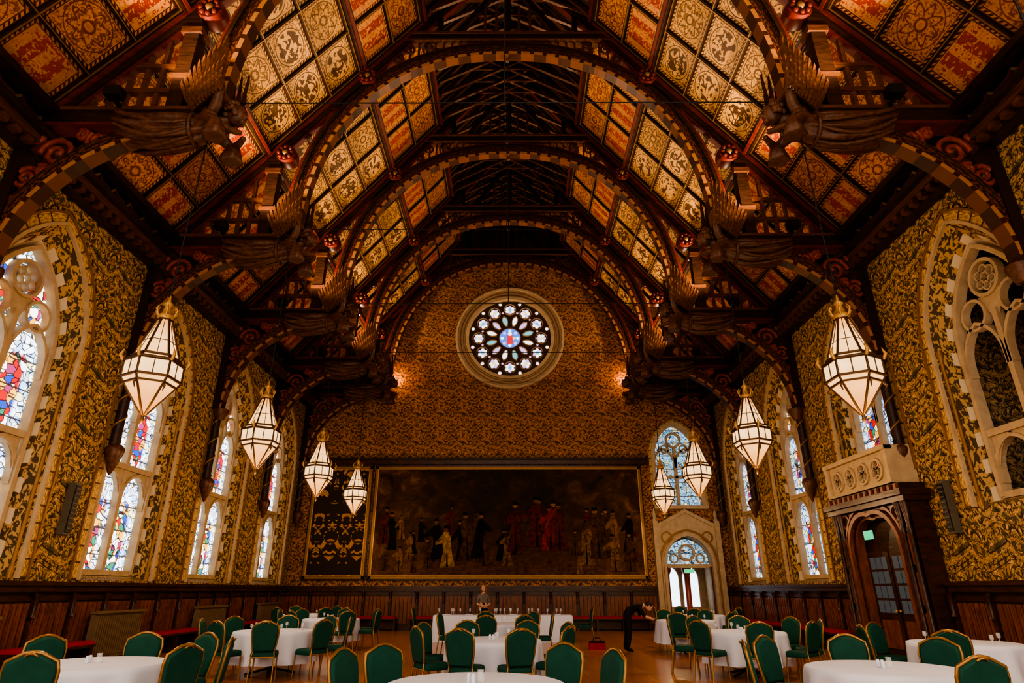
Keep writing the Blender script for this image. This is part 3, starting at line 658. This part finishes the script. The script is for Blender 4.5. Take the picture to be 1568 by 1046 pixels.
# ------------------------------------------------------- skin helper
def skin(verts,edges,root=0,sub=2,mats=('carve',),segm=None):
    import bmesh
    me=bpy.data.meshes.new('tmp'); bm=bmesh.new(); ly=bm.verts.layers.skin.verify(); bv=[]
    for i,(p,r) in enumerate(verts):
        v=bm.verts.new(p); v[ly].radius=(r,r) if not isinstance(r,tuple) else r; v[ly].use_root=(i==root); bv.append(v)
    for a,b in edges: bm.edges.new((bv[a],bv[b]))
    bm.to_mesh(me); bm.free(); ob=bpy.data.objects.new('tmp',me); SC.collection.objects.link(ob)
    m=ob.modifiers.new('s','SKIN'); m.use_smooth_shade=True; m2=ob.modifiers.new('d','SUBSURF'); m2.levels=sub; m2.render_levels=sub
    dg=bpy.context.evaluated_depsgraph_get(); dg.update(); out=bpy.data.meshes.new_from_object(ob.evaluated_get(dg))
    bpy.data.objects.remove(ob); out.materials.clear()
    for k in mats: out.materials.append(M[k])
    for f in out.polygons: f.use_smooth=True
    if segm:
        V=[Vector(p) for p,_ in verts]
        for f in out.polygons:
            c=f.center; best=1e9
            for (a,b),mi in zip(edges,segm):
                d=V[b]-V[a]; t=max(0,min(1,(c-V[a]).dot(d)/max(1e-9,d.length_squared))); q=(c-V[a]-d*t).length
                if q<best: best=q; f.material_index=mi
    return out

# ------------------------------------------------------- angels
ang_body=skin([((-.95,0,-.05),.22),((-.6,0,.0),.20),((-.28,0,.08),.22),((-.08,0,.2),.10),((.06,0,.28),.09),
 ((-.22,.26,.08),.12),((0,.36,-.12),.09),((.24,.14,-.14),.06),((.34,.05,-.1),.05),
 ((-.22,-.26,.08),.12),((0,-.36,-.12),.09),((.24,-.14,-.14),.06),((.34,-.05,-.1),.05)],
 [(0,1),(1,2),(2,3),(3,4),(2,5),(5,6),(6,7),(7,8),(2,9),(9,10),(10,11),(11,12)],0,2)
mb=MB()
rings=[(-.26,.06,.24,.26),(-.5,0,.25,.26),(-.75,-.04,.29,.29),(-1.0,-.07,.32,.29),(-1.25,-.08,.34,.28),(-1.5,-.07,.37,.27),(-1.75,-.02,.41,.25),(-1.82,0,.30,.18)]
vs=[];n_=72
for (x,z,ry,rz_) in rings:
    fo=.15*min(1,max(0,(-x-.2)/.6))
    for j in range(n_):
        a=2*pi*j/n_; q=1+fo*sin(a*9+x*2.2)+fo*.5*sin(a*17-x*3); vs.append((x,ry*q*cos(a),z+rz_*q*sin(a)))
mb.add(vs,[(i*n_+j,i*n_+(j+1)%n_,(i+1)*n_+(j+1)%n_,(i+1)*n_+j) for i in range(len(rings)-1) for j in range(n_)]+[tuple(range((len(rings)-1)*n_,len(rings)*n_))],'carve',True)
for q in range(9):
    a=2*pi*q/9+.2
    P=[(x,(ry+.02)*cos(a+.25*sin(x*3+q)),z+(rz_+.02)*sin(a+.25*sin(x*3+q))) for (x,z,ry,rz_) in rings[1:7]]
    mb.tube(P,[.015,.035,.04,.045,.05,.03],'carve',6)
mb.tube([(-.52,.28*cos(t*pi/8),.0+.28*sin(t*pi/8)) for t in range(17)],.04,'carve',6)
for sy in(-1,1):
    mb.lathe([(.10,0),(.13,-.12),(.19,-.34),(.15,-.36)],'carve',(.02,sy*.34,-.08),20,None,True,0,lambda a,z:.12*sin(a*5))
    mb.ball((-.2,sy*.24,.12),.15,.12,.13,'carve',10,8)
robe=mb.mesh('robe')
mb=MB(); mb.T=Matrix.Translation((.16,0,.34))@Matrix.Scale(1.2,4)@Matrix.Translation((-.16,0,-.34))
mb.ball((.16,0,.34),.15,.125,.17,'carve',16,12); mb.ball((.30,0,.32),.03,.022,.045,'carve',8,6); mb.ball((.25,0,.23),.05,.045,.05,'carve',8,6)
for sy in(-1,1):
    mb.ball((.275,sy*.05,.37),.02,.03,.016,'timber2',8,6); mb.ball((.15,sy*.125,.33),.03,.02,.05,'carve',8,6)
mb.ball((.285,0,.265),.015,.035,.01,'timber2',8,6)
for q in range(50):
    a=random.uniform(-2.0,2.0)+pi; ee=random.uniform(-.6,1.5); mb.ball((.14+.16*cos(a)*cos(ee),.15*sin(a)*cos(ee),.37+.18*sin(ee)),.05,.045,.05,'carve' if q%3 else 'wing',7,5)
head=mb.mesh('head')
mb=MB()
def feather(b,d,L,w,nrm,k):
    b=Vector(b); d=Vector(d).normalized(); nn=Vector(nrm).normalized(); s=d.cross(nn).normalized(); nn=s.cross(d)
    prof=[(0,.35),(.15,.8),(.45,1),(.75,.9),(.92,.55),(1,.05)]; vs=[]
    for t,ww in prof:
        c=b+d*L*t+nn*(-.10*t*t*L)
        vs+= [tuple(c-s*w*ww),tuple(c+nn*.03),tuple(c+s*w*ww),tuple(c-nn*.015)]
    f=[(4*i+j,4*i+(j+1)%4,4*i+4+(j+1)%4,4*i+4+j) for i in range(5) for j in range(4)]
    mb.add(vs,f,k,False)
for sy in(-1,1):
    for layer,(cnt,L0,w) in enumerate(((10,1.30,.068),(10,.80,.062),(9,.50,.055),(9,.30,.05))):
        for i in range(cnt):
            t=i/(cnt-1); a=math.radians(84+ t*40)
            L=L0*(1-.38*t); yy=sy*(.16+.20*(1-t)+.035*layer)
            feather((-.08-.46*t+.03*layer,yy,.26+.24*(1-t)),(cos(a)*.65,sy*(.18-.08*t),sin(a)),L,w,(.5,sy*.9,.0),'wing' if layer%2==0 else 'carve')
    mb.tube([(-.28,sy*.14,.12),(-.08,sy*.30,.32),(-.03,sy*.38,.62),(-.04,sy*.44,.98)],[.10,.10,.08,.03],'wing',8)
wings=mb.mesh('wings')
for y in TY[1:]+[ENDY-.75]:
    for side in(-1,1):
        e=empty('carved_angel',(side*5.38,y,9.70),0 if side<0 else pi)
        place(ang_body,'body',parent=e); place(robe,'robe',parent=e); place(head,'head',parent=e); place(wings,'wings',parent=e)
        e.scale=(1.08,1.08,1.08)

# ------------------------------------------------------- lanterns
mb=MB(); n6=6; ph=pi/6
prof=[(.03,.02),(.36,.50),(.42,.60),(.42,.88),(.33,.97),(.09,1.68)]
mb.lathe(prof,'lantern',(0,0,0),n6,None,False,ph)
for (r,z,t) in((.375,.51,.024),(.435,.60,.026),(.435,.88,.030),(.35,.97,.024),(.11,1.66,.02),(.235,1.25,.008)):
    P=[(r*cos(2*pi*i/n6+ph),r*sin(2*pi*i/n6+ph),z) for i in range(n6+1)]
    for i in range(n6): mb.tube([P[i],P[i+1]],t,'bronze',5)
for i in range(n6):
    a=2*pi*i/n6+ph; P=[((r+.005)*cos(a),(r+.005)*sin(a),z) for r,z in prof]; mb.tube(P,.019,'bronze',5)
    mb.tube([(.45*cos(a),.45*sin(a),.86),(.50*cos(a),.50*sin(a),.95),(.46*cos(a),.46*sin(a),1.06)],[.025,.03,.005],'gold',5)
    mb.tube([(.36*cos(a),.36*sin(a),.50),(.42*cos(a),.42*sin(a),.44),(.38*cos(a),.38*sin(a),.36)],[.02,.02,.005],'bronze',5)
    a2=a+pi/6; q=cos(pi/6)
    mb.tube([(.435*q*cos(a2),.435*q*sin(a2),.6),(.435*q*cos(a2),.435*q*sin(a2),.88)],.010,'bronze',4)
    mb.tube([(.36*q*cos(a2),.36*q*sin(a2),.97),(.10*q*cos(a2),.10*q*sin(a2),1.66)],.007,'bronze',4)
mb.lathe([(.01,-.12),(.035,-.06),(.02,-.02),(.045,.03)],'bronze',(0,0,0),8)
mb.lathe([(.12,1.66),(.15,1.72),(.08,1.76),(.05,1.9),(.09,1.94),(.03,2.0),(.01,2.12)],'gold',(0,0,0),8)
for i in range(6):
    a=i*pi/3; mb.tube([(.13*cos(a),.13*sin(a),1.7),(.18*cos(a),.18*sin(a),1.82),(.12*cos(a),.12*sin(a),1.92)],[.015,.02,.005],'gold',5)
mb.tube([(0,0,2.1),(0,0,5.60)],.013,'iron',5)
for i in range(14): mb.ball((0,0,2.2+i*.25),.022,.022,.04,'iron',6,4)
lm=mb.mesh('pendant_lantern')
for y in TY[1:]:
    for side in(-1,1): place(lm,'pendant_lantern',(side*5.68,y,4.04))

mb=MB(); mb.box(-.1,.1,-.16,-.01,2.55,3.6,'grey'); mb.box(-.08,.08,-.18,-.16,2.6,3.55,'iron')
for j in range(9): mb.box(-.07,.07,-.19,-.18,2.66+j*.1,2.69+j*.1,'grey')
sp=mb.mesh('speaker_panel')
place(sp,'speaker_panel',(-HW,13.1,0),pi/2); place(sp,'speaker_panel',(HW,12.9,0),-pi/2)

# ------------------------------------------------------- furniture
mb=MB()
def rrect(w,d,r,n=5):
    P=[]
    for cx,cy,a0 in((w-r,d-r,0),(-w+r,d-r,90),(-w+r,-d+r,180),(w-r,-d+r,270)):
        for i in range(n+1):
            a=math.radians(a0+90*i/n); P.append((cx+r*cos(a),cy+r*sin(a)))
    return P
def slab(P,levels,k,tf):
    n=len(P); vs=[]
    for (sc,h) in levels: vs+= [tf(x*sc,y*sc,h) for x,y in P]
    mb.add(vs,[(i*n+j,i*n+(j+1)%n,(i+1)*n+(j+1)%n,(i+1)*n+j) for i in range(len(levels)-1) for j in range(n)],k,True); mb.add(vs,[tuple(range(n)),tuple(range((len(levels)-1)*n,len(levels)*n))],k)
slab(rrect(.22,.21,.06),[(.96,.40),(1,.42),(1,.46),(.95,.49),(.8,.50)],'green',lambda x,y,z:(x,y+.02,z))
BO=[(-.17,.0),(-.20,.16),(-.215,.32),(-.20,.40),(-.13,.435),(-.07,.465),(0,.475),(.07,.465),(.13,.435),(.20,.40),(.215,.32),(.20,.16),(.17,0)]
tfb=lambda x,z,h:(x,-.19-h-(z)*.16,.50+z)
vsb=[]
for sc,h in((.88,-.04),(1,-.02),(1,.02),(.90,.032)): vsb+= [tfb(x*sc,.23+(z-.23)*sc,h) for x,z in BO]
nb=len(BO); mb.add(vsb,[(i*nb+j,i*nb+(j+1)%nb,(i+1)*nb+(j+1)%nb,(i+1)*nb+j) for i in range(3) for j in range(nb)],'green',True); mb.add(vsb,[tuple(range(nb)),tuple(range(3*nb,4*nb))],'green')
mb.tube([tfb(x*1.04,z*1.025,0) for x,z in BO],.017,'cgold',6)
for sx in(-1,1):
    mb.tube([tfb(sx*.175,0,0),(sx*.19,-.20,.42),(sx*.20,-.27,.0)],.014,'cgold',6); mb.tube([(sx*.19,.21,.42),(sx*.20,.24,0)],.014,'cgold',6)
    mb.tube([(sx*.19,-.2,.41),(sx*.19,.21,.41)],.012,'cgold',6)
mb.tube([(-.19,.21,.41),(.19,.21,.41)],.012,'cgold',6); mb.tube([(-.19,-.2,.41),(.19,-.2,.41)],.012,'cgold',6)
mb.tube([(-.05,-.29,.955),(-.02,-.305,.975),(.02,-.305,.975),(.05,-.29,.955)],.010,'cgold',6)
chm=mb.mesh('banquet_chair')
TR=.78
def tablemesh(seed):
    global mb
    rnd=random.Random(seed); mb=MB(); p1=rnd.uniform(0,6)
    mb.lathe([(.0001,.765),(TR-.05,.765),(TR-.015,.755),(TR,.70),(TR+.01,.5),(TR+.03,.22)],'white',(0,0,0),96,None,True,0,lambda a,z:(.0 if z>.74 else (.765-z)*.10*(sin(a*13+p1)+.5*sin(a*7))))
    mb.lathe([(.06,.02),(.06,.74)],'iron',(0,0,0),10)
    for q in range(4):
        a=q*pi/2+.4; mb.tube([(0,0,.12),(.45*cos(a),.45*sin(a),.02)],.02,'iron',6)
    if seed:
        for q in range(5):
            a=q*1.26+.2; r=.5
            mb.lathe([(.03,.766),(.032,.77),(.005,.775),(.005,.82),(.028,.84),(.03,.87),(.025,.90)],'clear',(r*cos(a),r*sin(a),0),8)
    mb.lathe([(.035,.766),(.04,.79),(.025,.84),(.03,.86)],'clear',(.05,0,0),10); mb.lathe([(.02,.766),(.02,.82),(.012,.84)],'white',(-.05,.03,0),8); mb.lathe([(.02,.766),(.02,.82),(.012,.84)],'white',(-.05,-.04,0),8)
    return mb.mesh('round_table')
tms=[tablemesh(i) for i in range(2)]
def group(x,y,angs,i=0,R=1.08):
    place(tms[i%2],'round_dining_table',(x,y,0),random.uniform(0,1))
    for a in angs:
        a+=random.uniform(-3,3); t=math.radians(a); r=R+random.uniform(-.0,.08)
        place(chm,'banquet_chair',(x+r*cos(t),y+r*sin(t),0),t+pi/2)
group(-4.4,7.45,(20,62,100,145,-78,-25),0)
group(-.15,5.95,(18,50,133,160),0)
group(3.98,7.05,(35,80,128,165,-85,-20),0)
group(-.15,10.9,(-110,-70,-30,25,65,115,155,-150),1)
group(-4.5,13.2,(-120,-75,-30,10,55,100,145,190),1)
group(4.6,13.0,(-100,-55,-15,30,75,120,165,-145),1)
group(-.25,15.9,(-100,-60,0,50,100,170),1)
group(-4.9,18.6,(-120,-60,-10,40,90,140,190),1)
group(4.7,17.7,(-110,-50,0,50,100),1)
group(-6.7,22.0,(-110,-50,0,60,120),1)
group(6.1,21.3,(-110,-50,10,100,170),1)
group(7.0,10.3,(170,120,-130),1)
mb=MB(); x0,x1,y0,y1=-2.35,2.0,20.9,21.7; m=120; per=2*((x1-x0)+(y1-y0)); P=[]
for i in range(m):
    d=per*i/m
    if d<x1-x0: P.append((x0+d,y0,0,-1))
    elif d<x1-x0+y1-y0: P.append((x1,y0+d-(x1-x0),1,0))
    elif d<2*(x1-x0)+y1-y0: P.append((x1-(d-(x1-x0)-(y1-y0)),y1,0,1))
    else: P.append((x0,y1-(d-2*(x1-x0)-(y1-y0)),-1,0))
vs=[]
for z,o in((.76,0),(.74,.012),(.4,.03),(.0,.05)):
    for i,(a,b,nx,ny) in enumerate(P):
        w=o*(1+.8*sin(i*1.9)); vs.append((a+nx*w,b+ny*w,z))
mb.add(vs,[(k*m+i,k*m+(i+1)%m,(k+1)*m+(i+1)%m,(k+1)*m+i) for k in range(3) for i in range(m)],'white',True); mb.add(vs,[tuple(range(m))],'white')
for i in range(20):
    mb.lathe([(.03,.761),(.006,.77),(.006,.85),(.035,.89),(.028,.95)],'clear',(random.uniform(x0+.1,x1-.1),random.uniform(y0+.1,y1-.1),0),8)
for i in range(6): mb.lathe([(.12,.761),(.14,.79)],'white',(x0+.4+i*.7,21.3,0),16)
mb.obj('buffet_table')
for x in(-2.75,2.4): place(chm,'banquet_chair',(x,21.0,0),(-pi/2 if x<0 else pi/2))
mb=MB(); mb.box(-.22,.22,-.14,.14,0,.16,'redcush'); mb.box(-.2,.2,-.12,.12,.16,.2,'black'); mb.tube([(-.1,0,.2),(-.08,0,.28),(.08,0,.28),(.1,0,.2)],.012,'black'); mb.obj('red_bag',(2.45,18.6,0))

# ------------------------------------------------------- people
def hand(mb,w,d,side,k='skin'):
    w=Vector(w); d=Vector(d).normalized(); s=Vector(side).normalized(); u=d.cross(s)
    mb.tube([w,w+d*.05,w+d*.09],[.024,.036,.032],k,8)
    for i,L in enumerate((.062,.075,.07,.055)):
        b=w+d*.085+s*(-.026+i*.0175); mb.tube([b,b+d*L*.5+u*.006,b+d*L*.85+u*.02,b+d*L+u*.03],[.0095,.009,.008,.005],k,6)
    b=w+d*.03-s*.028; mb.tube([b,b-s*.022+d*.025,b-s*.028+d*.055+u*.012],[.012,.011,.006],k,6)
def headm(mb,c,f,hair,long):
    c=Vector(c); f=Vector(f).normalized(); up=Vector((0,0,1)); up=(up-f*up.dot(f)).normalized()
    s=f.cross(up)
    R=Matrix((s,f,up)).transposed().to_4x4(); R.translation=c; mb.T=R
    mb.ball((0,0,0),.075,.092,.115,'skin',18,14); mb.ball((0,.05,-.055),.05,.045,.05,'skin',12,8)
    mb.tube([(0,.085,.015),(0,.106,-.012),(0,.098,-.024)],[.007,.012,.008],'skin',6)
    for sx in(-1,1): mb.ball((sx*.03,.083,.012),.013,.008,.007,'white',8,6); mb.ball((sx*.03,.089,.012),.006,.004,.006,'hairdk',6,5); mb.ball((sx*.077,0,-.005),.01,.02,.03,'skin',8,6); mb.tube([(sx*.015,.088,.034),(sx*.045,.078,.034)],.003,hair,4)
    mb.ball((0,.088,-.048),.022,.007,.006,'mf_red',8,5)
    mb.ball((0,-.018,.03),.084,.092,.10,hair,16,12)
    if long:
        mb.ball((0,-.06,-.06),.075,.05,.15,hair,14,10); mb.ball((0,-.07,-.17),.06,.035,.10,hair,12,8)
        for sx in(-1,1): mb.tube([(sx*.06,.04,.07),(sx*.085,.02,.0),(sx*.08,.01,-.12),(sx*.07,.02,-.24)],[.02,.025,.028,.01],hair,8)
    mb.T=Matrix.Identity(4)
V=[((0,0,.93),.125),((0,0,1.08),.105),((0,0,1.26),.125),((0,0,1.38),.06),((0,-.01,1.46),.045),
 ((-.155,0,1.32),.055),((-.21,.0,1.06),.04),((-.08,-.20,1.02),.028),((.155,0,1.32),.055),((.21,0,1.06),.04),((.08,-.20,1.0),.028),
 ((-.09,0,.85),.095),((-.09,-.01,.48),.06),((-.09,.01,.10),.042),((-.09,-.13,.035),.035),((.09,0,.85),.095),((.09,-.01,.48),.06),((.09,.01,.10),.042),((.09,-.13,.035),.035)]
E=[(0,1),(1,2),(2,3),(3,4),(2,5),(5,6),(6,7),(2,8),(8,9),(9,10),(0,11),(11,12),(12,13),(13,14),(0,15),(15,16),(16,17),(17,18)]
sg=[1,0,0,2,0,0,2,0,0,2,1,1,1,1,1,1,1,1]
M['grey_top']=plain('grey_knit_top',(.16,.13,.12),.8,.2)
e=empty('standing_woman',(-.85,22.3,0),.15)
place(skin(V,E,0,2,('grey_top','black','skin'),sg),'body',parent=e)
mb=MB(); hand(mb,(-.08,-.20,1.02),(.6,-.5,-.2),(0,-.3,1)); hand(mb,(.08,-.20,1.0),(-.6,-.5,-.1),(0,-.3,1)); mb.obj('hands',parent=e)
mb=MB(); headm(mb,(0,-.02,1.56),(-.3,-1,-.15),'hair',True); mb.obj('head',parent=e)
V=[((0,0,.92),.13),((.10,0,1.03),.125),((.28,0,1.12),.15),((.42,0,1.13),.065),((.50,0,1.10),.05),
 ((.30,-.19,1.08),.065),((.42,-.24,.86),.05),((.55,-.16,.82),.032),((.30,.19,1.08),.065),((.42,.24,.88),.05),((.58,.14,.82),.032),
 ((-.0,-.11,.84),.105),((.03,-.12,.47),.07),((-.04,-.12,.10),.05),((.10,-.13,.04),.042),((-.0,.11,.84),.105),((.0,.12,.47),.07),((-.08,.13,.10),.05),((.06,.14,.04),.042)]
e=empty('bending_man',(3.15,17.6,0),0)
place(skin(V,E,0,2,('black','black','skin'),sg),'body',parent=e)
mb=MB(); hand(mb,(.55,-.16,.82),(.9,.1,-.25),(0,1,0)); hand(mb,(.58,.14,.82),(.9,-.1,-.25),(0,-1,0)); mb.obj('hands',parent=e)
mb=MB(); headm(mb,(.60,0,1.10),(.75,-.1,-.65),'hairdk',False); mb.obj('head',parent=e)

# ------------------------------------------------------- lights
def light(name,kind,loc,power,col,size=.1,tgt=None,ang=120,blend=.8):
    l=bpy.data.lights.new(name,kind); l.energy=power; l.color=col
    if kind=='SPOT': l.spot_size=math.radians(ang); l.spot_blend=blend
    l.shadow_soft_size=size
    o=bpy.data.objects.new(name,l); SC.collection.objects.link(o); o.location=loc
    if tgt: o.rotation_euler=(Vector(tgt)-Vector(loc)).to_track_quat('-Z','Y').to_euler()
    return o
for y in TY[1:]+[ENDY-.3]:
    for side in(-1,1):
        light('floodlight_beam','SPOT',(side*7.3,y-.62,10.44),1700,(1,.70,.43),.10,(-side*.8,y-3.9,17.4),108,.9)
for y in TY[1:]:
    for side in(-1,1): light('lantern_light','POINT',(side*5.68,y,3.76),130,(1,.66,.36),.08)
for side in(-1,1):
    light('gable_spot','POINT',(side*5.25,BY-.45,10.55),45,(1,.48,.14),.08)
    mb=MB(); mb.lathe([(.05,0),(.11,.12),(.12,.2)],'iron',(0,0,0),10); mb.ball((0,0,.2),.08,.08,.06,'bulb',10,6); mb.box(-.03,.03,-.03,.2,-.15,0,'iron'); mb.obj('gable_spotlight',(side*5.25,BY-.5,10.2))
w=bpy.data.worlds.new('World'); SC.world=w; w.use_nodes=True; bg=w.node_tree.nodes['Background']; bg.inputs[0].default_value=(1,.81,.63,1); bg.inputs[1].default_value=2.0

# ------------------------------------------------------- camera
cd=bpy.data.cameras.new('camera'); cam=bpy.data.objects.new('camera',cd); SC.collection.objects.link(cam)
cd.sensor_width=36; cd.lens=934/1568*36; cam.location=(.18,0,1.5); cam.rotation_euler=(math.radians(90+22.15),0,.003); cd.clip_start=.05; cd.clip_end=200
SC.camera=cam
